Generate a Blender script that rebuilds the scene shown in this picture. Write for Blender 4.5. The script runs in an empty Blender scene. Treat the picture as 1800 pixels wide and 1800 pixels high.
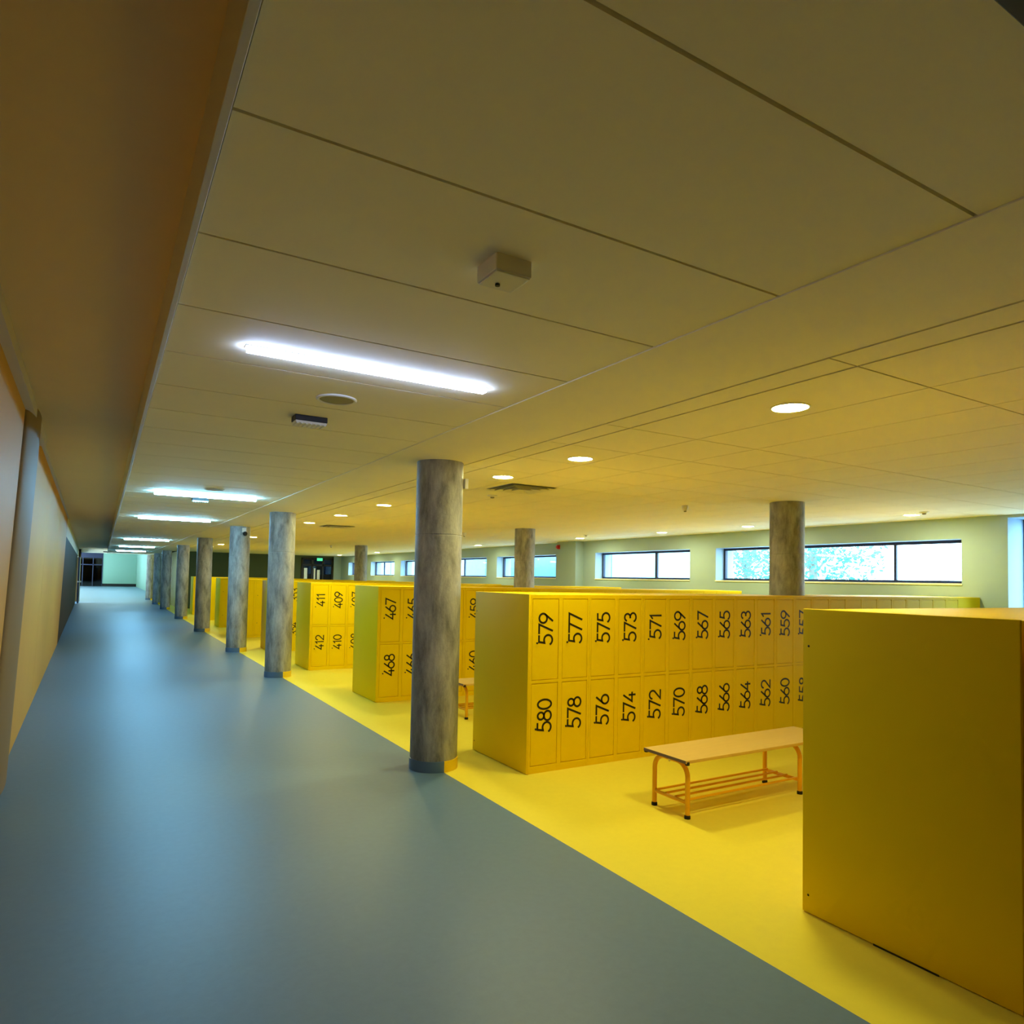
import bpy, bmesh, math, random
from mathutils import Vector, Matrix

random.seed(7)
scene = bpy.context.scene
COL = scene.collection

# ------------------------------------------------------------------ camera
CAM_H = 1.6
YAW, PITCH, ROLL, FPX, CY = 0.536648, 0.039609, 0.019495, 1207.9, 971.1
cam_d = bpy.data.cameras.new('camera')
cam_d.sensor_width = 36.0
cam_d.lens = FPX * 36.0 / 1800.0
cam_d.shift_y = (CY - 900.0) / 1800.0
cam_d.clip_start = 0.02
cam_d.clip_end = 400
cam = bpy.data.objects.new('camera', cam_d)
COL.objects.link(cam)
_f = Vector((math.sin(YAW) * math.cos(PITCH), math.cos(YAW) * math.cos(PITCH), math.sin(PITCH)))
_r = Vector((math.cos(YAW), -math.sin(YAW), 0.0))
_u = _r.cross(_f)
_c, _s = math.cos(ROLL), math.sin(ROLL)
r2 = _c * _r + _s * _u
u2 = -_s * _r + _c * _u
m = Matrix((r2, u2, -_f)).transposed().to_4x4()
m.translation = Vector((0, 0, CAM_H))
cam.matrix_world = m
scene.camera = cam

# ------------------------------------------------------------------ world, light levels, exposure
SKY = 15.0            # daylight outside the windows
STRIP = 50.0         # cool linear lamps of the corridor
DOWN = 310.0          # round lamps of the locker hall
STRIP_COL = (0.58, 0.74, 1.25)
FAR = 175.0          # bluer tubes further down the corridor
FAR_COL = (0.27, 0.74, 1.15)
LOBBY = 60.0        # added cool lamps that brighten the lobby at the far end
UP = 55.0            # added unseen warm uplight behind the camera
DOWN_COL = (0.95, 0.90, 0.36)
world = bpy.data.worlds.new('sky')
scene.world = world
world.use_nodes = True
wn = world.node_tree.nodes
bg = wn['Background']
bg.inputs[0].default_value = (0.52, 0.80, 1.0, 1)
bg.inputs[1].default_value = SKY
vs = scene.view_settings
vs.view_transform = 'Standard'
vs.look = 'None'
vs.exposure = 0.0
vs.gamma = 1.0
vs.use_curve_mapping = False
scene.cycles.max_bounces = 12
scene.cycles.diffuse_bounces = 8
scene.cycles.glossy_bounces = 4
scene.cycles.transparent_max_bounces = 12
scene.cycles.caustics_reflective = False
scene.cycles.caustics_refractive = False
scene.cycles.sample_clamp_indirect = 6.0

# ------------------------------------------------------------------ constants of the place
H = 2.60            # ceiling
HL = 2.78           # ceiling strip along the left wall
EDGE = 2.48         # grey floor meets yellow floor
XW = 10.40          # window wall
X0 = 3.045          # corridor end of every locker row
LH = 1.48           # locker height
PITCH_L = 0.307     # locker column pitch
BD = 0.94           # depth of a double row
YB = -6.0           # behind the camera
YE = 34.5           # end of the hall

# ------------------------------------------------------------------ materials
def lin(c):
    return tuple(((v / 255) / 12.92 if v / 255 <= 0.04045 else ((v / 255 + 0.055) / 1.055) ** 2.4) for v in c) + (1,)

def mat(name, rgb, rough=0.5, spec=0.5, metal=0.0, var=0.0, scale=6.0, bump=0.0, bscale=60.0, stretch=None):
    mt = bpy.data.materials.new(name)
    mt.use_nodes = True
    nt = mt.node_tree
    b = nt.nodes['Principled BSDF']
    b.inputs['Base Color'].default_value = lin(rgb)
    b.inputs['Roughness'].default_value = rough
    b.inputs['Specular IOR Level'].default_value = spec
    b.inputs['Metallic'].default_value = metal
    tc = nt.nodes.new('ShaderNodeTexCoord')
    src = tc.outputs['Object']
    if stretch:
        mp = nt.nodes.new('ShaderNodeMapping')
        mp.inputs['Scale'].default_value = stretch
        nt.links.new(src, mp.inputs['Vector'])
        src = mp.outputs['Vector']
    if var > 0:
        no = nt.nodes.new('ShaderNodeTexNoise')
        no.inputs['Scale'].default_value = scale
        no.inputs['Detail'].default_value = 6
        no.inputs['Roughness'].default_value = 0.65
        nt.links.new(src, no.inputs['Vector'])
        mr = nt.nodes.new('ShaderNodeMapRange')
        mr.inputs['From Min'].default_value = 0.3
        mr.inputs['From Max'].default_value = 0.7
        mr.inputs['To Min'].default_value = 1 - var
        mr.inputs['To Max'].default_value = 1 + var
        nt.links.new(no.outputs['Fac'], mr.inputs['Value'])
        mx = nt.nodes.new('ShaderNodeVectorMath')
        mx.operation = 'SCALE'
        mx.inputs[0].default_value = lin(rgb)[:3]
        nt.links.new(mr.outputs['Result'], mx.inputs['Scale'])
        nt.links.new(mx.outputs['Vector'], b.inputs['Base Color'])
    if bump > 0:
        n2 = nt.nodes.new('ShaderNodeTexNoise')
        n2.inputs['Scale'].default_value = bscale
        n2.inputs['Detail'].default_value = 3
        nt.links.new(tc.outputs['Object'], n2.inputs['Vector'])
        bp = nt.nodes.new('ShaderNodeBump')
        bp.inputs['Strength'].default_value = bump
        bp.inputs['Distance'].default_value = 0.01
        nt.links.new(n2.outputs['Fac'], bp.inputs['Height'])
        nt.links.new(bp.outputs['Normal'], b.inputs['Normal'])
    return mt

def emit(name, rgb, strength):
    mt = bpy.data.materials.new(name)
    mt.use_nodes = True
    nt = mt.node_tree
    nt.nodes.clear()
    e = nt.nodes.new('ShaderNodeEmission')
    e.inputs[0].default_value = (*rgb, 1)
    e.inputs[1].default_value = strength
    o = nt.nodes.new('ShaderNodeOutputMaterial')
    nt.links.new(e.outputs[0], o.inputs[0])
    return mt

def glass(name, tint):
    mt = bpy.data.materials.new(name)
    mt.use_nodes = True
    nt = mt.node_tree
    nt.nodes.clear()
    t = nt.nodes.new('ShaderNodeBsdfTransparent')
    t.inputs[0].default_value = (*tint, 1)
    g = nt.nodes.new('ShaderNodeBsdfGlossy')
    g.inputs['Roughness'].default_value = 0.03
    lw = nt.nodes.new('ShaderNodeLayerWeight')
    pw = nt.nodes.new('ShaderNodeMath')
    pw.operation = 'POWER'
    pw.inputs[1].default_value = 4.0
    nt.links.new(lw.outputs['Facing'], pw.inputs[0])
    fr = nt.nodes.new('ShaderNodeMath')
    fr.operation = 'MULTIPLY_ADD'
    fr.inputs[1].default_value = 0.5
    fr.inputs[2].default_value = 0.03
    nt.links.new(pw.outputs[0], fr.inputs[0])
    mx = nt.nodes.new('ShaderNodeMixShader')
    o = nt.nodes.new('ShaderNodeOutputMaterial')
    nt.links.new(fr.outputs[0], mx.inputs[0])
    nt.links.new(t.outputs[0], mx.inputs[1])
    nt.links.new(g.outputs[0], mx.inputs[2])
    nt.links.new(mx.outputs[0], o.inputs[0])
    return mt

def concrete_mat():
    mt = bpy.data.materials.new('raw_concrete')
    mt.use_nodes = True
    nt = mt.node_tree
    b = nt.nodes['Principled BSDF']
    b.inputs['Roughness'].default_value = 0.55
    b.inputs['Specular IOR Level'].default_value = 0.35
    tc = nt.nodes.new('ShaderNodeTexCoord')
    mp = nt.nodes.new('ShaderNodeMapping')
    mp.inputs['Scale'].default_value = (7, 7, 2.2)
    nt.links.new(tc.outputs['Object'], mp.inputs['Vector'])
    n1 = nt.nodes.new('ShaderNodeTexNoise')
    n1.inputs['Scale'].default_value = 1.0
    n1.inputs['Detail'].default_value = 8
    n1.inputs['Roughness'].default_value = 0.7
    n1.inputs['Distortion'].default_value = 0.25
    nt.links.new(mp.outputs['Vector'], n1.inputs['Vector'])
    rp = nt.nodes.new('ShaderNodeValToRGB')
    rp.color_ramp.elements[0].position = 0.3
    rp.color_ramp.elements[0].color = lin((92, 92, 92))
    rp.color_ramp.elements[1].position = 0.72
    rp.color_ramp.elements[1].color = lin((192, 190, 184))
    nt.links.new(n1.outputs['Fac'], rp.inputs['Fac'])
    n2 = nt.nodes.new('ShaderNodeTexNoise')
    n2.inputs['Scale'].default_value = 45
    n2.inputs['Detail'].default_value = 5
    nt.links.new(tc.outputs['Object'], n2.inputs['Vector'])
    bp = nt.nodes.new('ShaderNodeBump')
    bp.inputs['Strength'].default_value = 0.25
    bp.inputs['Distance'].default_value = 0.01
    nt.links.new(n2.outputs['Fac'], bp.inputs['Height'])
    nt.links.new(bp.outputs['Normal'], b.inputs['Normal'])
    nt.links.new(rp.outputs['Color'], b.inputs['Base Color'])
    return mt

M = dict(
    floor_grey=mat('grey_blue_linoleum', (94, 120, 144), 0.42, 0.3, var=0.05, scale=22, bump=0.03, bscale=180),
    floor_yel=mat('yellow_linoleum', (232, 214, 66), 0.40, 0.3, var=0.02, scale=18, bump=0.03, bscale=180),
    ceil=mat('white_ceiling_panel', (242, 236, 210), 0.7, 0.25, var=0.015, scale=3),
    ceil_warm=mat('cream_ceiling_plaster', (230, 204, 156), 0.7, 0.25, var=0.015, scale=3),
    gap=mat('dark_ceiling_void', (60, 52, 30), 0.9, 0.1),
    alu=mat('pale_metal_trim', (205, 200, 200), 0.4, 0.5),
    wall_l=mat('beige_wall_paint', (208, 160, 76), 0.6, 0.15, var=0.03, scale=1.2),
    pil=mat('grey_beige_pilaster', (140, 120, 92), 0.6, 0.15, var=0.03, scale=2),
    wall_r=mat('pale_grey_wall_paint', (160, 184, 204), 0.6, 0.3, var=0.015, scale=2),
    wall_dark=mat('dark_olive_wall', (74, 82, 44), 0.6, 0.3),
    wall_brown=mat('dark_brown_cladding', (66, 50, 24), 0.7, 0.1, var=0.08, scale=3),
    wall_green=mat('pale_green_wall', (150, 190, 172), 0.5, 0.4),
    wall_yel=mat('yellow_wall_paint', (190, 160, 30), 0.5, 0.4),
    skirt=mat('blue_grey_skirting', (78, 104, 132), 0.4, 0.5),
    skirt_y=mat('yellow_skirting', (228, 190, 20), 0.4, 0.5),
    conc=concrete_mat(),
    lock=mat('yellow_lacquered_steel', (236, 200, 4), 0.5, 0.06, var=0.01, scale=3),
    ink=mat('black_number_print', (38, 30, 4), 0.5, 0.3),
    keyhole=mat('dark_lock_metal', (50, 40, 14), 0.35, 0.5, 0.4),
    wood=mat('pale_beech_laminate', (206, 172, 100), 0.4, 0.3, var=0.05, scale=4, stretch=(1.0, 14.0, 14.0)),
    wood_edge=mat('grey_brown_board_edge', (112, 92, 84), 0.5, 0.4),
    tube=mat('orange_yellow_tube_paint', (226, 164, 18), 0.3, 0.4),
    rubber=mat('black_rubber', (24, 20, 18), 0.6, 0.3),
    white_pl=mat('white_plastic', (224, 222, 210), 0.45, 0.4),
    grille_g=mat('grey_speaker_mesh', (150, 146, 118), 0.6, 0.3),
    dark=mat('black_metal', (20, 20, 18), 0.5, 0.4),
    frame=mat('navy_window_frame', (14, 24, 62), 0.4, 0.5),
    sill=mat('white_window_board', (232, 236, 236), 0.4, 0.4),
    red=mat('red_alarm_plastic', (190, 24, 20), 0.35, 0.5),
    green_sign=emit('green_sign_glow', (0.1, 0.8, 0.35), 1.2),
    strip=emit('cool_lamp_diffuser', STRIP_COL, STRIP),
    strip_far=emit('blue_lamp_diffuser', FAR_COL, FAR),
    fill_lobby=emit('lobby_fill_glow', (0.4, 0.85, 1.1), LOBBY),
    fill=emit('warm_fill_glow', (1.0, 0.52, 0.08), UP),
    down=emit('downlight_diffuser', DOWN_COL, DOWN),
    pane=glass('clear_pane', (0.92, 0.98, 1.0)),
    pane_blue=glass('blue_tinted_pane', (0.002, 0.016, 0.028)),
    pane_dark=glass('dark_tinted_pane', (0.004, 0.008, 0.014)),
    ground=mat('pale_paving', (190, 192, 190), 0.8, 0.2, var=0.08, scale=2),
    bark=mat('pale_bark', (150, 140, 126), 0.8, 0.2, var=0.1, scale=8),
    leaf=mat('blue_green_leaf', (70, 146, 146), 0.55, 0.3, var=0.25, scale=3),
    facade=mat('pale_blue_facade', (150, 196, 214), 0.6, 0.3),
    fac_glass=mat('blue_facade_glass', (60, 130, 180), 0.2, 0.5),
)

# ------------------------------------------------------------------ mesh helpers
def B():
    return bmesh.new()

def box(bm, x0, x1, y0, y1, z0, z1, bev=0.0):
    vs_ = [bm.verts.new((x, y, z)) for x in (x0, x1) for y in (y0, y1) for z in (z0, z1)]
    q = [(0, 1, 3, 2), (4, 6, 7, 5), (0, 4, 5, 1), (2, 3, 7, 6), (0, 2, 6, 4), (1, 5, 7, 3)]
    fs = [bm.faces.new([vs_[i] for i in f]) for f in q]
    if bev > 0:
        es = list({e for f in fs for e in f.edges})
        bmesh.ops.bevel(bm, geom=es, offset=bev, segments=2, affect='EDGES', profile=0.5)

def lathe(bm, prof, seg=32, cx=0, cy=0, a0=0.0, a1=2 * math.pi, cap=True):
    full = abs(a1 - a0 - 2 * math.pi) < 1e-6
    n = seg if full else seg + 1
    rings = []
    for r, z in prof:
        rings.append([bm.verts.new((cx + r * math.cos(a0 + (a1 - a0) * k / seg), cy + r * math.sin(a0 + (a1 - a0) * k / seg), z)) for k in range(n)])
    for a, b in zip(rings, rings[1:]):
        for k in range(n if full else n - 1):
            j = (k + 1) % n
            bm.faces.new((a[k], a[j], b[j], b[k]))
    if cap and full:
        for r in (rings[0], rings[-1]):
            bm.faces.new(r)

def tube(bm, pts, rad, seg=10):
    pts = [Vector(p) for p in pts]
    rings = []
    n = len(pts)
    up = None
    for i, p in enumerate(pts):
        t = (pts[min(i + 1, n - 1)] - pts[max(i - 1, 0)]).normalized()
        if up is None:
            ref = Vector((0, 0, 1)) if abs(t.z) < 0.9 else Vector((1, 0, 0))
            up = (ref - t * ref.dot(t)).normalized()
        else:
            up = (up - t * up.dot(t)).normalized()
        sd = t.cross(up)
        rings.append([bm.verts.new(p + rad * (math.cos(2 * math.pi * k / seg) * up + math.sin(2 * math.pi * k / seg) * sd)) for k in range(seg)])
    for a, b in zip(rings, rings[1:]):
        for k in range(seg):
            j = (k + 1) % seg
            bm.faces.new((a[k], a[j], b[j], b[k]))
    bm.faces.new(rings[0][::-1])
    bm.faces.new(rings[-1])

def mesh_of(name, bm, m_, smooth=False, angle=0.6):
    bmesh.ops.recalc_face_normals(bm, faces=bm.faces[:])
    me = bpy.data.meshes.new(name)
    if smooth:
        for f in bm.faces:
            f.smooth = True
        for e in bm.edges:
            if len(e.link_faces) == 2 and e.calc_face_angle(0) > angle:
                e.smooth = False
    bm.to_mesh(me)
    bm.free()
    me.materials.append(m_)
    return me

def obj(name, bm, m_, parent=None, smooth=False):
    o = bpy.data.objects.new(name, mesh_of(name, bm, m_, smooth))
    COL.objects.link(o)
    if parent is not None:
        o.parent = parent
    return o

def put(name, me, parent=None, loc=(0, 0, 0)):
    o = bpy.data.objects.new(name, me)
    COL.objects.link(o)
    o.location = loc
    if parent is not None:
        o.parent = parent
    return o

def tag(o, label, cat, group=None, kind=None):
    o['label'] = label
    o['category'] = cat
    if group:
        o['group'] = group
    if kind:
        o['kind'] = kind
    return o

def thing(name, label, cat, loc=(0, 0, 0), group=None, kind=None):
    o = bpy.data.objects.new(name, None)
    COL.objects.link(o)
    o.location = loc
    o.empty_display_size = 0.1
    return tag(o, label, cat, group, kind)

def struct(name, bm, m_, parent=None):
    o = obj(name, bm, m_, parent)
    if parent is None:
        o['kind'] = 'structure'
    return o

def struct_root(name, loc=(0, 0, 0)):
    o = bpy.data.objects.new(name, None)
    COL.objects.link(o)
    o.location = loc
    o['kind'] = 'structure'
    return o

def copy_tree(src, loc, label=None, group=None):
    r = src.copy()
    COL.objects.link(r)
    r.location = loc
    if label:
        r['label'] = label
    if group:
        r['group'] = group
    for ch in list(src.children):
        c = ch.copy()
        COL.objects.link(c)
        c.parent = r
        for g in list(ch.children):
            d = g.copy()
            COL.objects.link(d)
            d.parent = c
    return r

# ------------------------------------------------------------------ floor
bm = B(); box(bm, -3.5, EDGE, YB, 92, -0.12, 0.0); struct('floor_corridor', bm, M['floor_grey'])
bm = B(); box(bm, EDGE, XW + 0.5, YB, 52, -0.12, 0.0); struct('floor_hall', bm, M['floor_yel'])
bm = B(); box(bm, EDGE, 9, 52, 92, -0.12, 0.0); struct('floor_lobby', bm, M['floor_grey'])

# ------------------------------------------------------------------ ceilings
YC = 43.0
# plaster strip along the left wall, with the step down to the panels
bm = B(); box(bm, -2.2, 0.18, YB, YC, HL, HL + 0.1); struct('ceiling_left', bm, M['ceil_warm'])
bm = B(); box(bm, 0.18, 0.20, YB, YC, H - 0.012, HL + 0.05, 0.002); struct('trim_1', bm, M['alu'])
# corridor panels with open joints
bm = B()
g = 0.0055
ys = [1.552 + 0.6265 * k for k in range(-12, 67)]
ys = [YB] + [y for y in ys if y > YB + .1] 
ys = [y for y in ys if y < YC] + [YC]
for a, b in zip(ys, ys[1:]):
    box(bm, 0.204, 1.978, a + g, b - g, H, H + 0.03)
struct('ceiling_corridor', bm, M['ceil'])
bm = B(); box(bm, 0.2, XW + 0.3, YB, YC, H + 0.035, H + 0.1); struct('ceiling_void', bm, M['gap'])
# lowered plain band between corridor and hall
bm = B(); box(bm, 1.98, 2.685, YB, YC, H - 0.005, H + 0.03, 0.001); struct('ceiling_band', bm, M['ceil'])
# hall tiles
bm = B()
xs = [2.706, 2.915] + [2.915 + 0.604 * k for k in range(1, 13)] + [XW + 0.1]
yj = [YB, -4.6, -3.0, -1.4, 0.26, 1.86, 3.43]
while yj[-1] < YE - 0.7:
    yj.append(yj[-1] + 0.668)
yj.append(YE + 0.2)
for i, (a, b) in enumerate(zip(xs, xs[1:])):
    ga = 0.009 if i < 2 else 0.005
    gb = 0.009 if i < 1 else 0.005
    for c_, d_ in zip(yj, yj[1:]):
        box(bm, a + ga, b - gb, c_ + 0.005, d_ - 0.005, H, H + 0.03)
struct('ceiling_hall', bm, M['ceil'])
bm = B(); box(bm, -9, 9, YC, 92, 3.7, 3.8); struct('ceiling_lobby', bm, M['ceil'])
bm = B(); box(bm, -3.0, XW + 0.3, YC, YC + 0.1, H, 3.75); struct('wall_header', bm, M['ceil'])

# ------------------------------------------------------------------ left wall
def wx(y, z):
    b = -0.53 - 0.0145 * y
    t = -0.40 - 0.0165 * y
    return b + (t - b) * (z / HL)

def wall_piece(bm, y0, y1, z0, z1, d0, d1):
    vv = []
    for y in (y0, y1):
        for z in (z0, z1):
            for d in (d0, d1):
                vv.append(bm.verts.new((wx(y, z) + d, y, z)))
    q = [(0, 1, 3, 2), (4, 6, 7, 5), (0, 4, 5, 1), (2, 3, 7, 6), (0, 2, 6, 4), (1, 5, 7, 3)]
    for f in q:
        bm.faces.new([vv[i] for i in f])

bm = B()
for a, b in ((YB, 5.76), (6.84, 9.996), (10.004, 13.496), (13.504, 18.0)):
    wall_piece(bm, a, b, 0, HL, -0.3, 0.0)
wall_piece(bm, YB, 18, 0, HL, -0.5, -0.02)
struct('wall_left', bm, M['wall_l'])
bm = B()
rings = []
for z in (0.0, HL):
    row = []
    for k in range(25):
        y = 5.75 + 1.1 * k / 24
        row.append(bm.verts.new((wx(y, z) - 0.01 + 0.07 * math.sin(math.pi * k / 24) ** 0.5, y, z)))
    rings.append(row)
for k in range(24):
    bm.faces.new((rings[0][k], rings[0][k + 1], rings[1][k + 1], rings[1][k]))
for f in bm.faces:
    f.smooth = True
bm.faces.new((rings[0][0], rings[1][0], rings[1][24], rings[0][24]))
struct('trim_3', bm, M['pil'])
bm = B()
wall_piece(bm, YB, 7.4, HL - 0.07, HL, 0.0, 0.05)
wall_piece(bm, 7.4, 18, HL - 0.03, HL, 0.0, 0.025)
struct('trim_4', bm, M['alu'])
bm = B(); wall_piece(bm, 18.0, 40, 0, 2.36, -0.5, -0.0); struct('wall_left_cladding', bm, M['wall_brown'])
bm = B(); wall_piece(bm, 18.0, YC, 2.36, HL, -0.5, 0.0); struct('wall_left_fascia', bm, M['ceil'])
bm = B(); box(bm, -2.6, 3.4, YB - 0.3, YB, 0, HL + .1); struct('wall_back', bm, M['wall_l'])
bm = B(); box(bm, 3.4, XW + .6, YB - 0.3, YB, 0, HL + .1); struct('wall_back_hall', bm, M['wall_yel'])

# ------------------------------------------------------------------ far lobby behind the corridor
bm = B(); box(bm, 0.0, 9, 88, 88.3, 0, 3.75); struct('wall_far', bm, M['wall_green'])
bm = B(); box(bm, 0.0, 9, 87.95, 88.0, 0, 0.3); struct('baseboard_far', bm, M['dark'])
bm = B(); box(bm, -9, -8.7, YC, 92, 0, 3.75); struct('wall_lobby_left', bm, M['wall_brown'])
bm = B(); box(bm, -9, -1.0, YC, YC + .2, 0, 3.75); struct('wall_lobby_near', bm, M['wall_brown'])
bm = B(); box(bm, 3.3, 3.6, 52, 88, 0, 3.75); struct('wall_lobby_right', bm, M['wall_green'])
bm = B(); box(bm, 3.0, 3.3, YE, 52, 0, 3.75); struct('wall_corridor_right', bm, M['wall_yel'])
d1 = struct_root('door_1', (-1.9, 88.0, 0))
bm = B()
for x in (-1.0, 0.0, 0.95, 1.84):
    box(bm, x, x + 0.08, -0.05, 0.05, 0, 3.1)
box(bm, -1.0, 1.92, -0.05, 0.05, 3.1, 3.75)
box(bm, -1.0, 1.92, -0.05, 0.05, 2.3, 2.4)
obj('door_frame', bm, M['frame'], d1)
bm = B(); box(bm, -1.0, 1.9, -0.01, 0.01, 0, 3.1); obj('pane', bm, M['pane_dark'], d1)
bm = B(); box(bm, -9, 0.02, 89.5, 89.7, 0, 3.75); struct('wall_vestibule', bm, M['frame'])
# open glazed door leaf standing in the corridor, hinged on the left wall
dl = thing('glass_door', 'open dark glazed door leaf at the far left end of the corridor', 'door', (wx(40, 1) + 0.05, 40.1, 0))
bm = B(); box(bm, 0, 0.07, 0, 1.1, 0.02, 2.3, 0.005); obj('leaf', bm, M['frame'], dl)
bm = B(); box(bm, 0.0, 0.14, -0.03, 0.9, 1.05, 1.12, 0.01); obj('push_bar', bm, M['alu'], dl)

# ------------------------------------------------------------------ end wall of the hall
bm = B()
box(bm, 3.0, 8.42, YE, YE + 0.3, 0, H + .05)
box(bm, 8.42, 10.02, YE, YE + 0.3, 2.5, H + .05)
box(bm, 10.02, XW + 0.5, YE, YE + 0.3, 0, H + .05)
struct('wall_end', bm, M['wall_dark'])
bm = B(); box(bm, 10.03, XW, YE - 0.06, YE, 0, H - .01); struct('wall_end_pale', bm, M['wall_r'])
d2 = struct_root('door_2', (8.42, YE, 0))
bm = B()
for x in (0.0, 0.5, 1.02, 1.5):
    box(bm, x, x + 0.09, -0.04, 0.08, 0, 2.5)
box(bm, 0, 1.59, -0.04, 0.08, 2.08, 2.18)
box(bm, 0, 1.59, -0.04, 0.08, 2.4, 2.5)
box(bm, 0, 1.59, -0.04, 0.08, 0, 0.25)
obj('door_frame', bm, M['dark'], d2)
bm = B(); box(bm, 0.05, 1.55, 0.01, 0.02, 2.16, 2.42); obj('transom_pane', bm, M['pane_blue'], d2)
bm = B(); box(bm, 0.05, 1.55, 0.01, 0.02, 0.2, 2.1); obj('pane', bm, M['pane_dark'], d2)
bm = B(); box(bm, 0.14, 0.30, -0.03, -0.02, 1.35, 1.98); box(bm, 0.62, 0.70, -0.03, -0.02, 1.2, 1.98); box(bm, 0.78, 0.92, -0.03, -0.02, 1.2, 1.9); obj('daylight_glimpse', bm, M['sill'], d2)  # white strips stand in for bright outdoors seen through the glass
bm = B(); box(bm, 8.0, 10.6, 36.6, 36.8, -0.1, 1.0); box(bm, 8.9, 9.1, 36.5, 36.9, 0, 3); box(bm, 9.45, 9.6, 36.5, 36.9, 0, 3)
struct('wall_porch', bm, M['dark'])
ex = thing('exit_sign', 'small green lit exit sign above the dark glazed entrance', 'sign', (9.3, YE - 0.09, 2.42))
bm = B(); box(bm, -0.16, 0.16, -0.02, 0.02, -0.09, 0.09, 0.004); obj('housing', bm, M['dark'], ex)
bm = B(); box(bm, -0.14, 0.14, -0.024, -0.019, -0.07, 0.07); obj('sign_face', bm, M['green_sign'], ex)

# ------------------------------------------------------------------ window wall
WIN = [(3.7, 4.5, 0.3, 2.56), (5.08, 9.60, 1.665, 2.30), (10.30, 13.47, 1.665, 2.30), (15.18, 18.37, 1.665, 2.29),
       (19.05, 22.20, 1.665, 2.29), (23.10, 26.30, 1.665, 2.28), (27.02, 29.92, 1.665, 2.28), (30.80, 33.20, 1.665, 2.28)]
bm = B()
prev = YB
for (a, b, z0, z1) in WIN:
    box(bm, XW, XW + 0.5, prev, a, 0, H + .05)
    box(bm, XW, XW + 0.5, a, b, 0, z0)
    box(bm, XW, XW + 0.5, a, b, z1, H + .05)
    prev = b
box(bm, XW, XW + 0.5, prev, YE + .3, 0, H + .05)
box(bm, 10.16, XW, 13.96, 14.78, 0, H)
struct('wall_right', bm, M['wall_r'])
for i, (a, b, z0, z1) in enumerate(WIN):
    w = struct_root('window_%d' % (i + 1), (XW, a, z0))
    L, T = b - a, z1 - z0
    gx = 0.22 if i else 0.44
    bm = B()
    fw = 0.045
    box(bm, gx, gx + 0.06, 0, L, 0, fw)
    box(bm, gx, gx + 0.06, 0, L, T - fw, T)
    box(bm, gx, gx + 0.06, L - fw, L, fw, T - fw)
    box(bm, gx, gx + 0.06, 0, fw, fw, T - fw)
    if i == 1:
        box(bm, gx + 0.01, gx + 0.05, 1.06, 1.10, fw, T - fw)
    elif i == 2:
        box(bm, gx + 0.01, gx + 0.05, 1.22, 1.29, fw, T - fw)
    elif i > 2:
        box(bm, gx + 0.01, gx + 0.05, L * 0.62, L * 0.62 + 0.06, fw, T - fw)
    obj('window_frame', bm, M['frame'], w)
    bm = B(); box(bm, gx + 0.025, gx + 0.03, fw * .8, L - fw * .8, fw * .8, T - fw * .8); obj('pane', bm, M['pane'], w)
    if i:
        bm = B(); box(bm, -0.015, gx, -0.01, L + 0.01, -0.022, 0.004, 0.003); obj('window_sill', bm, M['sill'], w)

# ------------------------------------------------------------------ outside
bm = B(); box(bm, XW + 0.5, 60, -20, 90, 0.9, 1.0); struct('ground_outside', bm, M['ground'])
def tree(x, y, h, label):
    t = thing('tree', label, 'tree', (x, y, 1.0), 'trees outside the windows')
    bm = B()
    tube(bm, [(0, 0, 0), (0.05, 0.02, h * .4), (-0.04, 0.06, h * .75)], 0.11, 8)
    for k in range(6):
        a = k * 1.05
        tube(bm, [(0, 0, h * .3 + .06 * k), (0.5 * math.cos(a), .5 * math.sin(a), h * .45 + .1 * k), (1.1 * math.cos(a), 1.1 * math.sin(a), h * .6 + .12 * k)], 0.035, 6)
    obj('trunk', bm, M['bark'], t, True)
    bm = B()
    for k in range(2600):
        u = random.gauss(0, 1); v = random.gauss(0, 1); w = random.gauss(0, 1)
        n = math.sqrt(u * u + v * v + w * w) + 1e-6
        rr = random.random() ** 0.4
        p = Vector((1.7 * u / n * rr, 1.7 * v / n * rr, h * .5 + h * .5 * w / n * rr))
        a = Vector((random.uniform(-1, 1), random.uniform(-1, 1), random.uniform(-1, 1))).normalized()
        c = a.orthogonal().normalized()
        s = random.uniform(0.05, 0.1)
        bm.faces.new([bm.verts.new(p + a * s), bm.verts.new(p + c * s * .5), bm.verts.new(p - a * s), bm.verts.new(p - c * s * .5)])
    obj('foliage', bm, M['leaf'], t)
tree(18.0, 15.3, 2.7, 'leafy tree outside the widest window, left of the round column')
tree(15.8, 11.3, 2.8, 'leafy tree outside the widest window, just right of the round column')
bd = thing('building', 'pale blue building across the yard, seen through the far narrow windows', 'building', (30, 36, 1.0))
bm = B(); box(bm, 0, 8, 0, 50, 0, 9); obj('facade', bm, M['facade'], bd)
for k in range(8):
    bm = B(); box(bm, -0.05, 0.02, 1 + 6 * k, 5 + 6 * k, 0.8, 2.6); obj('window', bm, M['fac_glass'], bd)

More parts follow.
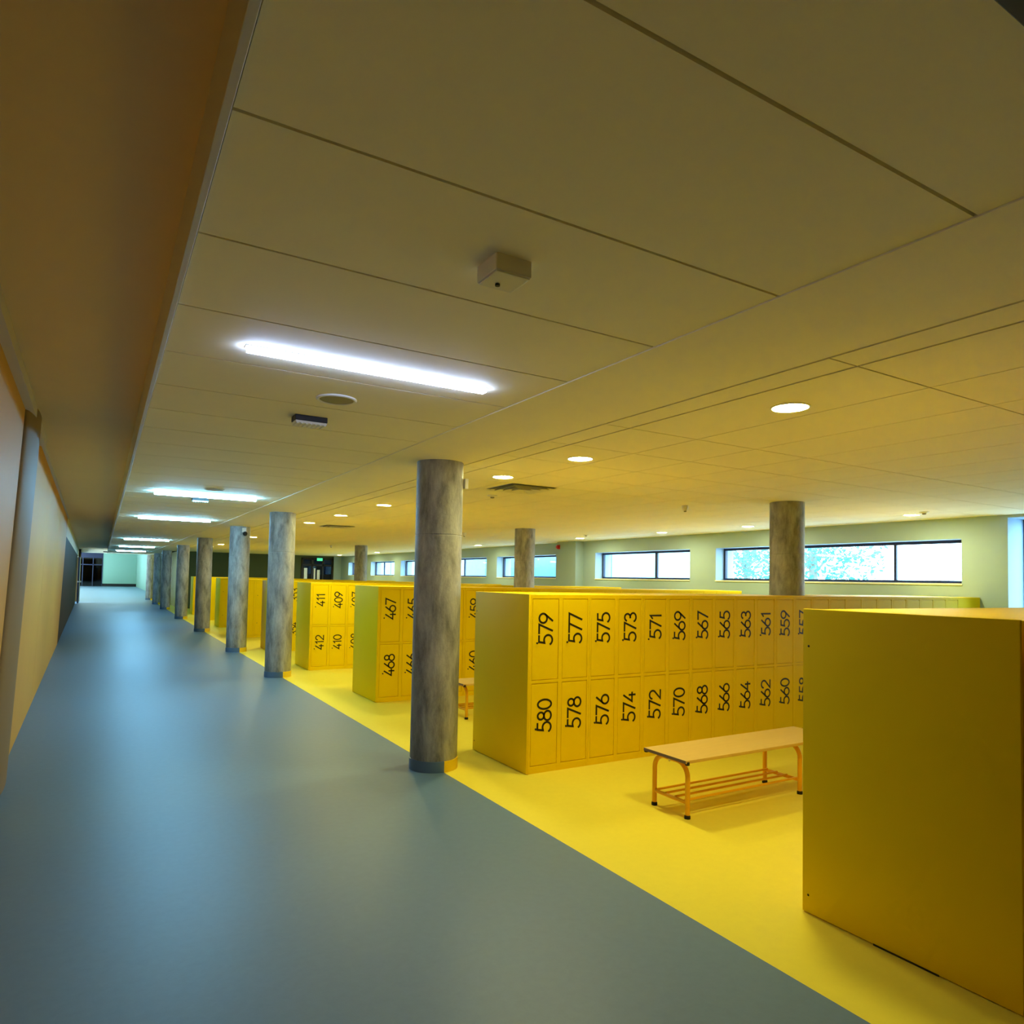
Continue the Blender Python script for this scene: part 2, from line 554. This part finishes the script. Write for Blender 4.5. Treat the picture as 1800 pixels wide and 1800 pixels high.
# ------------------------------------------------------------------ round concrete columns
def column(x, y, label, group, r=0.2, split=True, top=H):
    t = thing('round_column', label, 'column', (x, y, 0), group, 'thing')
    bm = B()
    lathe(bm, [(r - .003, 0.0), (r - .003, 0.09), (r, 0.095), (r, 1.96), (r - .004, 1.963), (r - .004, 1.969), (r, 1.972), (r, top + 0.02)], 48)
    obj('shaft', bm, M['conc'], t, True)
    if split:
        d = max(-0.9, min(0.9, (EDGE - x) / r))
        a = math.acos(d)
        bm = B(); lathe(bm, [(r - .01, 0.0), (r + .006, 0.0), (r + .006, .088), (r - .01, .092)], 32, a0=a, a1=2 * math.pi - a, cap=False)
        obj('grey_skirting', bm, M['skirt'], t, True)
        bm = B(); lathe(bm, [(r - .01, 0.0), (r + .006, 0.0), (r + .006, .088), (r - .01, .092)], 32, a0=-a, a1=a, cap=False)
        obj('yellow_skirting', bm, M['skirt_y'], t, True)
    else:
        bm = B(); lathe(bm, [(r - .01, 0.0), (r + .006, 0.0), (r + .006, .088), (r - .01, .092)], 32, cap=False)
        obj('yellow_skirting', bm, M['skirt_y'], t, True)
    return t
GC = 'round concrete columns along the corridor edge'
column(2.475, 5.40, 'nearest large round concrete column, in front of locker end beside 579', GC)
column(2.445, 11.30, 'second round concrete column along the corridor, beside locker 411', GC)
column(2.445, 15.25, 'third round concrete column along the corridor, with a small camera at its top', GC)
column(2.43, 20.85, 'fourth round concrete column along the corridor, dark blue on its left side', GC)
for i, y in enumerate((26.8, 34.0, 39.5, 46.0)):
    column(2.43, y, '%s round concrete column along the corridor, small and far away' % ('fifth', 'sixth', 'seventh', 'eighth')[i], GC,
           top=H if y < YC else 3.7)
GH = 'round concrete columns inside the locker hall'
column(7.12, 5.45, 'round concrete column standing in front of the widest window', GH, split=False)
column(7.10, 11.45, 'round concrete column in front of the third window from the right', GH, split=False)
column(7.10, 21.4, 'far round hall column left of the nearest corridor column', GH, split=False)

# ------------------------------------------------------------------ lockers
DZ = ((0.77, 1.44), (0.065, 0.735))     # upper and lower door
W2 = 2 * PITCH_L
def locker_body_mesh():
    bm = B()
    box(bm, 0.0008, W2 - 0.0008, 0.016, BD, 0.0, LH, 0.003)
    s = 0.02
    for x0, x1 in ((0.0008, s), (PITCH_L - s, PITCH_L + s), (W2 - s, W2 - 0.0008)):
        box(bm, x0, x1, 0.0, 0.02, 0.0, LH, 0.002)
    for z0, z1 in ((0.0, 0.06), (0.74, 0.765), (1.445, LH)):
        for x0 in (s, PITCH_L + s):
            box(bm, x0 - .002, x0 + PITCH_L - 2 * s + .002, 0.001, 0.02, z0, z1, 0.002)
    return mesh_of('body', bm, M['lock'])
def door_mesh():
    bm = B()
    box(bm, 0.0035, PITCH_L - 0.0435, -0.002, 0.012, 0.0, 0.67, 0.002)
    return mesh_of('door', bm, M['lock'])
def lock_mesh():
    bm = B()
    lathe(bm, [(0.0085, 0.0), (0.0085, 0.006), (0.004, 0.009)], 12)
    bmesh.ops.rotate(bm, verts=bm.verts[:], cent=(0, 0, 0), matrix=Matrix.Rotation(math.pi / 2, 3, 'X'))
    return mesh_of('lock', bm, M['keyhole'])

def arc(cx, cy, rx, ry, a0, a1, n=18):
    return [(cx + rx * math.cos(math.radians(a0 + (a1 - a0) * k / n)), cy + ry * math.sin(math.radians(a0 + (a1 - a0) * k / n))) for k in range(n + 1)]
G = {
    '0': ([arc(.31, .5, .29, .5, 0, 360, 30)], .62),
    '1': ([[(.06, .80), (.26, .99), (.26, 0)]], .36),
    '2': ([arc(.30, .70, .28, .29, 168, -38, 18) + [(.02, .0), (.60, .0)]], .60),
    '3': ([arc(.27, .75, .24, .245, 160, -90, 16) + arc(.27, .26, .29, .26, 90, -160, 18)], .58),
    '4': ([[(.44, 1.0), (.0, .27), (.60, .27)], [(.44, .52), (.44, .0)]], .60),
    '5': ([[(.54, 1.0), (.16, 1.0), (.09, .58)] + arc(.27, .31, .31, .31, 116, -150, 22)], .58),
    '6': ([arc(.30, .29, .29, .29, 0, 360, 28), [(.46, 1.0), (.055, .44)]], .60),
    '7': ([[(.0, 1.0), (.56, 1.0), (.16, .0)]], .54),
    '8': ([arc(.30, .76, .22, .235, 0, 360, 24), arc(.30, .265, .29, .265, 0, 360, 28)], .60),
    '9': ([arc(.30, .71, .29, .29, 0, 360, 28), [(.14, .0), (.545, .56)]], .60),
}
def ribbon(bm, pts, w, f, d=0.0012):
    n = len(pts)
    closed = (pts[0][0] - pts[-1][0]) ** 2 + (pts[0][1] - pts[-1][1]) ** 2 < 1e-9
    P = [Vector(p) for p in pts]
    if closed:
        P = P[:-1]
        n -= 1
    L, R_ = [], []
    for i in range(n):
        a = P[i - 1] if (i > 0 or closed) else None
        b = P[(i + 1) % n] if (i < n - 1 or closed) else None
        d0 = (P[i] - a).normalized() if a is not None else None
        d1 = (b - P[i]).normalized() if b is not None else None
        d0 = d0 if d0 is not None else d1
        d1 = d1 if d1 is not None else d0
        n0 = Vector((-d0.y, d0.x)); n1 = Vector((-d1.y, d1.x))
        mm = n0 + n1
        mm = mm.normalized() if mm.length > 1e-4 else n0
        k = min(2.2, 1.0 / max(0.3, mm.dot(n0)))
        p = P[i].copy()
        if not closed and i == 0: p -= d1 * w * .3
        if not closed and i == n - 1: p += d0 * w * .3
        L.append(p + mm * w * .5 * k); R_.append(p - mm * w * .5 * k)
    fl = [bm.verts.new(f(p, d)) for p in L]; fr = [bm.verts.new(f(p, d)) for p in R_]
    bl = [bm.verts.new(f(p, 0)) for p in L]; br = [bm.verts.new(f(p, 0)) for p in R_]
    for i in range(n if closed else n - 1):
        j = (i + 1) % n
        bm.faces.new((fl[i], fl[j], fr[j], fr[i]))
        bm.faces.new((fl[i], bl[i], bl[j], fl[j]))
        bm.faces.new((fr[i], fr[j], br[j], br[i]))
    if not closed:
        bm.faces.new((fl[0], fr[0], br[0], bl[0]))
        bm.faces.new((fl[-1], bl[-1], br[-1], fr[-1]))
def number_mesh(s):
    hh, gap, w = 0.134, 0.105, 0.021
    adv, x = [], 0.0
    for ch in s:
        adv.append(x); x += G[ch][1] + gap
    tot = (x - gap) * hh
    bm = B()
    for ch, a in zip(s, adv):
        for st in G[ch][0]:
            pts = [((px + a) * hh - tot / 2, py * hh - hh / 2) for px, py in st]
            ribbon(bm, pts, w * .82, lambda p, d: Vector((-p.y, -d, p.x)))
    return mesh_of('number', bm, M['ink'])

ME_BODY, ME_DOOR, ME_LOCK = locker_body_mesh(), door_mesh(), lock_mesh()
ORD = ['first', 'second', 'third', 'fourth', 'fifth', 'sixth', 'seventh', 'eighth', 'ninth', 'tenth', 'eleventh', 'twelfth']
def locker(x, y, nums, label, group):
    t = thing('locker_cabinet', label, 'locker', (x, y, 0), group)
    put('body', ME_BODY, t)
    for c in range(2):
        for r in range(2):
            d = put('door', ME_DOOR, t, (c * PITCH_L + 0.02, 0.004, DZ[r][0]))
            w = PITCH_L - 0.04
            if nums:
                s = str(nums[c] + r)
                n = put('number', number_mesh(s), d, (w * .51, -0.002, 0.67 * (0.63 if r == 0 else 0.605)))
                put('lock', ME_LOCK, d, (w * .19, -0.002, 0.67 * (0.455 if r == 0 else 0.445)))
            else:
                put('lock', ME_LOCK, d, (w * .19, -0.002, 0.67 * 0.45))
    return t
def wrap_unit(x, y, label, group):
    # a shallow unit: the round column stands in the rear half of the double row
    t = thing('locker_cabinet', label, 'locker', (x, y, 0), group)
    bm = B()
    box(bm, 0.0008, W2 - 0.0008, 0.016, 0.36, 0.0, LH, 0.003)
    s = 0.02
    for x0, x1 in ((0.0008, s), (PITCH_L - s, PITCH_L + s), (W2 - s, W2 - 0.0008)):
        box(bm, x0, x1, 0.0, 0.02, 0.0, LH, 0.002)
    for z0, z1 in ((0.0, 0.06), (0.74, 0.765), (1.445, LH)):
        for x0 in (s, PITCH_L + s):
            box(bm, x0 - .002, x0 + PITCH_L - 2 * s + .002, 0.001, 0.02, z0, z1, 0.002)
    obj('body', bm, M['lock'], t)
    for c in range(2):
        for r in range(2):
            d = put('door', ME_DOOR, t, (c * PITCH_L + 0.02, 0.004, DZ[r][0]))
            put('lock', ME_LOCK, d, ((PITCH_L - 0.04) * .19, -0.002, 0.67 * 0.45))
    return t
def end_panel(y, label, screws=False):
    t = thing('locker_end_panel', label, 'panel', (X0 - (0.026 if screws and y < 2 else 0), y, 0), 'end panels of the locker rows')
    bm = B(); box(bm, 0, 0.0195, -0.004, BD + 0.004, 0.004, LH + 0.004, 0.005); obj('panel', bm, M['lock'], t, True)
    if screws:
        for yy, z in ((BD - 0.03, 1.30), (BD - 0.03, 0.09)):
            bm = B(); lathe(bm, [(0.006, 0.0), (0.006, 0.002), (0.003, 0.003)], 10)
            bmesh.ops.rotate(bm, verts=bm.verts[:], cent=(0, 0, 0), matrix=Matrix.Rotation(-math.pi / 2, 3, 'Y'))
            o = obj('screw', bm, M['keyhole'], t); o.location = (0.001, yy, z)
    if screws and y < 2:
        bm = B(); box(bm, -0.0015, 0.002, 0.30, 0.58, 0.0, 0.008); obj('floor_gap', bm, M['keyhole'], t)
    return t

BANKS = [  # y of the front, first number, units, numbered units, key
    (1.272, None, 5, 0, 'foreground'),
    (4.832, 579, 11, 6, '579'),
    (8.455, 467, 11, 4, '467'),
    (11.77, 411, 11, 3, '411'),
    (14.93, 355, 9, 1, 'fourth'),
    (18.5, None, 9, 0, 'fifth'),
    (22.17, None, 9, 0, 'sixth'),
    (25.7, None, 6, 0, 'seventh'),
    (29.2, None, 6, 0, 'eighth'),
]
ENDL = {
    'foreground': 'large plain yellow end panel of the nearest locker row, filling the lower right',
    '579': 'yellow and lime end panel beside locker 579, partly shaded by a column',
    '467': 'lime yellow end panel beside locker 467',
    '411': 'lime yellow end panel beside locker 411, behind the second column',
    'fourth': 'narrow lime end panel of the row between second and third columns',
    'fifth': 'end panel of the fifth locker row, behind the third column',
    'sixth': 'olive end panel of the locker row between third and fourth columns',
    'seventh': 'far yellow end panel of the seventh locker row from the camera',
    'eighth': 'farthest yellow end panel, of the eighth locker row from the camera',
}
ROWN = {'foreground': 'nearest row', '579': 'row behind the bench', '467': 'third row', '411': 'fourth row',
        'fourth': 'fifth row', 'fifth': 'sixth row', 'sixth': 'seventh row', 'seventh': 'eighth row', 'eighth': 'ninth row'}
for (y, first, n, numbered, key) in BANKS:
    end_panel(y, ENDL[key], key in ('foreground', '579'))
    rowname = ROWN[key]
    for k in range(n):
        x = X0 + 0.02 + W2 * k
        if any(abs(x + W2 / 2 - cx) < W2 / 2 + .21 and abs(y + BD / 2 - cy) < BD / 2 + .21 for cx, cy in ((7.12, 5.45), (7.10, 11.45), (7.10, 21.4))):
            wrap_unit(x, y, '%s unit of the %s, notched around a column' % (ORD[k], rowname), rowname)
        elif first and k < numbered:
            a = first - 4 * k
            if key == 'fourth':
                lb = 'yellow locker unit at the corridor end of the %s' % rowname
            else:
                lb = '%s yellow locker unit of the %s, doors %d to %d' % (ORD[k], rowname, a + 1, a - 2)
            locker(x, y, (a, a - 2), lb, rowname)
        else:
            locker(x, y, None, '%s yellow locker unit from the corridor end of the %s' % (ORD[k], rowname), rowname)
fp = tag(B() and obj('filler_panel', (lambda b: (box(b, X0 + 0.02 + 11 * W2, XW - 0.01, 4.84, 5.75, 0, LH, 0.003), b)[1])(B()), M['lock']),
         'yellow filler panel closing the row of 579 against the window wall', 'panel')

# ------------------------------------------------------------------ benches
def bench(x, y, label):
    L, Wd, SH = 1.66, 0.42, 0.41
    t = thing('bench', label, 'bench', (x, y, 0), 'changing benches between locker rows')
    bm = B(); box(bm, 0, L, 0, Wd, SH - 0.022, SH, 0.003); obj('seat', bm, M['wood'], t)
    bm = B(); box(bm, -0.003, 0.0, 0.004, Wd - .004, SH - 0.021, SH - 0.001); obj('edge_band', bm, M['wood_edge'], t)
    for xx in (0.006, L - 0.03):
        for yy in (-0.004, Wd - 0.02):
            bm = B(); box(bm, xx, xx + 0.024, yy, yy + 0.024, SH - 0.034, SH - 0.010, 0.004); obj('corner_cap', bm, M['rubber'], t)
    ra = 0.017
    ends = (0.075, 1.26)
    for xx in ends:
        z1 = SH - 0.022 - ra
        rr = 0.10
        ya, yb = 0.06, Wd - 0.035
        pts = [(xx, ya, 0.012)] + [(xx, ya, 0.1), (xx, ya, z1 - rr)]
        pts += [(xx, ya + rr - rr * math.cos(a), z1 - rr + rr * math.sin(a)) for a in [math.pi / 2 * k / 8 for k in range(1, 9)]]
        pts += [(xx, yb - rr + rr * math.sin(a), z1 - rr + rr * math.cos(a)) for a in [math.pi / 2 * k / 8 for k in range(0, 9)]]
        pts += [(xx, yb, 0.1), (xx, yb, 0.012)]
        bm = B(); tube(bm, pts, ra, 14); obj('leg_frame', bm, M['tube'], t, True)
        bm = B(); tube(bm, [(xx, ya, 0.105), (xx, yb, 0.105)], 0.013, 12); obj('cross_bar', bm, M['tube'], t, True)
        for yy in (ya, yb):
            bm = B(); lathe(bm, [(0.021, 0.0), (0.021, 0.016), (0.018, 0.024)], 16, xx, yy); obj('foot', bm, M['rubber'], t, True)
        bm = B(); lathe(bm, [(0.007, z1 - 0.02), (0.007, z1 + 0.024)], 10, xx - 0.014, (ya + yb) / 2); obj('bolt', bm, M['alu'], t, True)
    for q in range(4):
        yy = 0.085 + (Wd - 0.145) * q / 3
        bm = B(); tube(bm, [(ends[0], yy, 0.105 + .012), (ends[1], yy, 0.105 + .012)], 0.0085, 10); obj('shoe_rail', bm, M['tube'], t, True)
    return t
b1 = bench(3.402, 3.385, 'beech topped bench on orange tube legs in front of lockers 572 to 562')
b2 = copy_tree(b1, (3.55, 6.98, 0), 'beech bench mostly hidden behind the nearest column, by lockers 461')

# ------------------------------------------------------------------ corridor lamps
def strip(y, label, dm, dp=0.024):
    t = thing('linear_lamp', label, 'lamp', (1.10, y, H), 'linear lamps in the corridor ceiling')
    bm = B(); box(bm, -0.60, 0.60, -0.0262, 0.0262, -0.004, 0.012); obj('housing', bm, M['white_pl'], t)
    bm = B()
    prof = [(-0.026, -0.0045), (-0.026, -dp + .008), (-0.022, -dp), (0.022, -dp), (0.026, -dp + .008), (0.026, -0.0045)]
    e0 = [bm.verts.new((-0.59, a, b)) for a, b in prof]; e1 = [bm.verts.new((0.59, a, b)) for a, b in prof]
    for k in range(len(prof)):
        j = (k + 1) % len(prof)
        bm.faces.new((e0[k], e0[j], e1[j], e1[k]))
    bm.faces.new(e0); bm.faces.new(e1)
    obj('diffuser', bm, dm, t)
    return t
s0 = strip(3.155, 'nearest long white linear lamp in the corridor ceiling', M['strip'])
s1 = strip(9.42, 'second linear lamp along the corridor ceiling', M['strip_far'], 0.042)
STR = [(13.85, 'third linear lamp along the corridor ceiling'),
       (23.2, 'fourth linear lamp along the corridor, small and far'), (29.9, 'fifth linear lamp along the corridor, thin and far'),
       (36.2, 'sixth and farthest linear lamp of the corridor')]
for y, lb in STR:
    copy_tree(s1, (1.10, y, H), lb)
l0 = strip(52.0, 'nearest added lamp on the lobby ceiling at the corridor end', M['fill_lobby'])  # lamps added to light the green end wall and far corridor
l0.location = (1.2, 52.0, 3.7)
l0.scale = (2.2, 4, 1)
l0['group'] = 'added lobby lamps'
for i, y in enumerate((64.0, 76.0)):
    copy_tree(l0, (1.2, y, 3.7), '%s added lamp on the lobby ceiling at the corridor end' % ('middle', 'farthest')[i])

ul = thing('added_fill_lamp', 'added warm uplight on the left wall behind the camera', 'lamp', (wx(-2.6, 1.9) + 0.09, -2.6, 1.9))  # unseen lamp added to turn the near ceiling orange-brown
bm = B(); box(bm, -0.09, 0.06, -0.2, 0.2, -0.08, 0.0, 0.006); obj('housing', bm, M['alu'], ul)
bm = B(); box(bm, -0.07, 0.045, -0.18, 0.18, 0.001, 0.006); obj('diffuser', bm, M['fill'], ul)

# ------------------------------------------------------------------ hall downlights
def downlight(x, y, label, group):
    t = thing('downlight', label, 'lamp', (x, y, H), group)
    bm = B(); lathe(bm, [(0.108, 0.004), (0.108, -0.004), (0.098, -0.006), (0.096, -0.001)], 32, cap=False); obj('rim', bm, M['white_pl'], t, True)
    bm = B(); lathe(bm, [(0.097, -0.001), (0.090, -0.0035), (0.0, -0.0045)], 32, cap=False); obj('diffuser', bm, M['down'], t, True)
    return t
DL = [(2.50, 'largest round downlight, nearest in the yellow hall ceiling'), (4.52, 'second downlight above locker 579, right of the nearest column'),
      (5.78, 'third downlight, just right of the nearest column'), (9.08, 'fourth downlight, first left of the nearest column'),
      (11.09, 'fifth downlight, second left of the nearest column'), (13.07, 'sixth downlight, beside the second column'),
      (16.3, 'seventh downlight of the corridor side line'), (19.2, 'downlight between the second and third columns'),
      (24.9, 'downlight between third and fourth columns, to the right'), (27.5, 'farthest downlight right of the fourth column')]
q0 = downlight(3.29, DL[0][0], DL[0][1], 'downlights along the locker row ends')
for y, lb in DL[1:]:
    copy_tree(q0, (3.32 if y < 15 else 3.40, y, H), lb)
DR = [(5.3, 'window side downlight off the right edge'), (8.10, 'window side downlight left of the window column'),
      (10.23, 'window side downlight above the second widest window'), (12.96, 'window side downlight above the wall pier'),
      (18.03, 'window side downlight right of the nearest column'), (22.4, 'window side downlight behind the nearest column'),
      (26.75, 'window side downlight right of the far hall column'), (28.96, 'window side downlight touching the far hall column'),
      (31.9, 'farthest window side downlight, by the entrance')]
for y, lb in DR:
    copy_tree(q0, (9.55, y, H), lb, 'downlights along the window wall')

# ------------------------------------------------------------------ ceiling fittings
def sensor_box(x, y):
    t = thing('ceiling_sensor', 'square white box sensor on the ceiling near the camera', 'sensor', (x, y, H))
    bm = B(); box(bm, -0.064, 0.064, -0.064, 0.064, -0.052, 0.004, 0.004); obj('housing', bm, M['white_pl'], t)
    bm = B(); box(bm, -0.060, 0.060, -0.060, 0.060, -0.057, -0.052, 0.002); obj('cover', bm, M['white_pl'], t)
    bm = B(); lathe(bm, [(0.008, -0.064), (0.008, -0.056)], 14, -0.012, 0.02); obj('lens', bm, M['dark'], t, True)
    return t
sensor_box(1.062, 1.868)
def speaker(x, y, label):
    t = thing('ceiling_speaker', label, 'speaker', (x, y, H), 'round ceiling speakers')
    bm = B(); lathe(bm, [(0.112, 0.004), (0.112, -0.006), (0.104, -0.010), (0.094, -0.008), (0.094, 0.0)], 36, cap=False); obj('rim', bm, M['white_pl'], t, True)
    bm = B(); lathe(bm, [(0.095, -0.004), (0.05, -0.006), (0.0, -0.0065)], 36, cap=False); obj('grille', bm, M['grille_g'], t, True)
    return t
k0 = speaker(1.10, 3.82, 'round white ceiling speaker behind the nearest linear lamp')
copy_tree(k0, (1.10, 8.75, H), 'faint round ceiling speaker in front of the second linear lamp')
def emergency(x, y, label):
    t = thing('emergency_light', label, 'emergency light', (x, y, H), 'emergency lights on the corridor ceiling')
    bm = B(); box(bm, -0.10, 0.10, -0.055, 0.055, -0.034, 0.004, 0.004); obj('housing', bm, M['dark'], t)
    bm = B(); box(bm, -0.097, 0.097, -0.052, 0.052, -0.050, -0.034, 0.003)
    for k in range(7):
        xx = -0.084 + 0.028 * k
        box(bm, xx - .006, xx + .006, -0.054, 0.054, -0.056, -0.048, 0.002)
    obj('diffuser', bm, M['white_pl'], t)
    return t
e0 = emergency(1.09, 4.37, 'small ribbed emergency light behind the ceiling speaker')
copy_tree(e0, (1.08, 9.95, H), 'faint emergency light just behind the second linear lamp')
copy_tree(e0, (0.1, 40.5, H + .03), 'tiny emergency light at the far corridor end')
def diffuser(x, y, label, s=0.29):
    t = thing('ceiling_vent', label, 'vent', (x, y, H), 'square ceiling vents')
    bm = B()
    for k in range(4):
        a = s - 0.068 * k
        b = a - 0.052
        z0, z1 = -0.004 + .0, -0.018 - .004 * k
        for dx, dy in ((1, 0), (0, 1), (-1, 0), (0, -1)):
            px, py = -dy, dx
            q = [(dx * a + px * a, dy * a + py * a, z1), (dx * a - px * a, dy * a - py * a, z1),
                 (dx * b - px * b, dy * b - py * b, z0 + .03 if k else z0), (dx * b + px * b, dy * b + py * b, z0 + .03 if k else z0)]
            bm.faces.new([bm.verts.new(v) for v in q])
    obj('vanes', bm, M['white_pl'], t)
    bm = B(); box(bm, -s + .01, s - .01, -s + .01, s - .01, -0.003, -0.001); obj('duct', bm, M['grille_g'], t)
    return t
v0 = diffuser(3.90, 6.38, 'square vaned ceiling vent right of the nearest column')
copy_tree(v0, (4.0, 13.6, H), 'far square ceiling vent left of the nearest column')
def grille_dark():
    t = thing('ceiling_grille', 'dark grille in the ceiling at the top right corner', 'vent', (1.45, 0.25, H))
    bm = B(); box(bm, -0.5, 0.5, -0.305, 0.305, -0.012, 0.002, 0.002); obj('tray', bm, M['dark'], t)
    bm = B()
    for k in range(9):
        yy = -0.27 + 0.066 * k
        box(bm, -0.48, 0.48, yy, yy + 0.012, -0.020, -0.010)
    obj('slats', bm, M['dark'], t)
grille_dark()
def detector(x, y, label, r=0.05, dz=0.035):
    t = thing('smoke_detector', label, 'detector', (x, y, H), 'small ceiling detectors')
    bm = B(); lathe(bm, [(r, 0.004), (r, -dz * .4), (r * .8, -dz * .7), (r * .5, -dz)], 24); obj('housing', bm, M['white_pl'], t, True)
    bm = B(); lathe(bm, [(r * .4, -dz), (r * .4, -dz - .012), (r * .2, -dz - .016)], 16); obj('sensor_head', bm, M['grille_g'], t, True)
    return t
t0 = detector(3.96, 7.14, 'small flat detector below the square ceiling vent', 0.06, 0.02)
copy_tree(t0, (8.92, 11.89, H), 'flat detector on the ceiling right of the window pier')
copy_tree(t0, (9.3, 5.0, H), 'flat detector on the ceiling above the right end of the widest window')
h0 = detector(6.42, 6.45, 'hanging detector in the hall ceiling left of the window column', 0.045, 0.07)
copy_tree(h0, (6.75, 13.4, H), 'small hanging detector just right of the nearest column')
copy_tree(h0, (6.3, 22.0, H), 'tiny hanging detector left of the far hall column')

al = thing('alarm_sounder', 'small red alarm sounder high on the wall pier', 'alarm', (10.15, 14.7, 2.47))
bm = B(); lathe(bm, [(0.04, 0), (0.05, 0.02), (0.05, 0.05), (0.03, 0.07)], 20)
bmesh.ops.rotate(bm, verts=bm.verts[:], cent=(0, 0, 0), matrix=Matrix.Rotation(-math.pi / 2, 3, 'Y'))
obj('horn', bm, M['red'], al, True)
bm = B(); box(bm, -0.005, 0.01, -0.055, 0.055, -0.055, 0.055, 0.003); obj('mount', bm, M['red'], al)

sc_ = thing('security_camera', 'small dark camera near the top of the third column', 'camera', (2.50, 14.98, 2.44))
bm = B(); lathe(bm, [(0.0, -0.05), (0.035, -0.035), (0.048, 0.0), (0.035, 0.035), (0.0, 0.05)], 20, cap=False); obj('dome', bm, M['dark'], sc_, True)
bm = B(); box(bm, -0.06, 0.02, 0.0, 0.03, 0.03, 0.12, 0.004); obj('bracket', bm, M['white_pl'], sc_)
cs = tag(obj('column_sensor', (lambda b: (box(b, -0.015, 0.02, -0.02, 0.02, -0.045, 0.045, 0.006), b)[1])(B()), M['white_pl']),
         'small white sensor near the top right of the nearest column', 'sensor')
cs.location = (2.672, 5.30, 2.42)
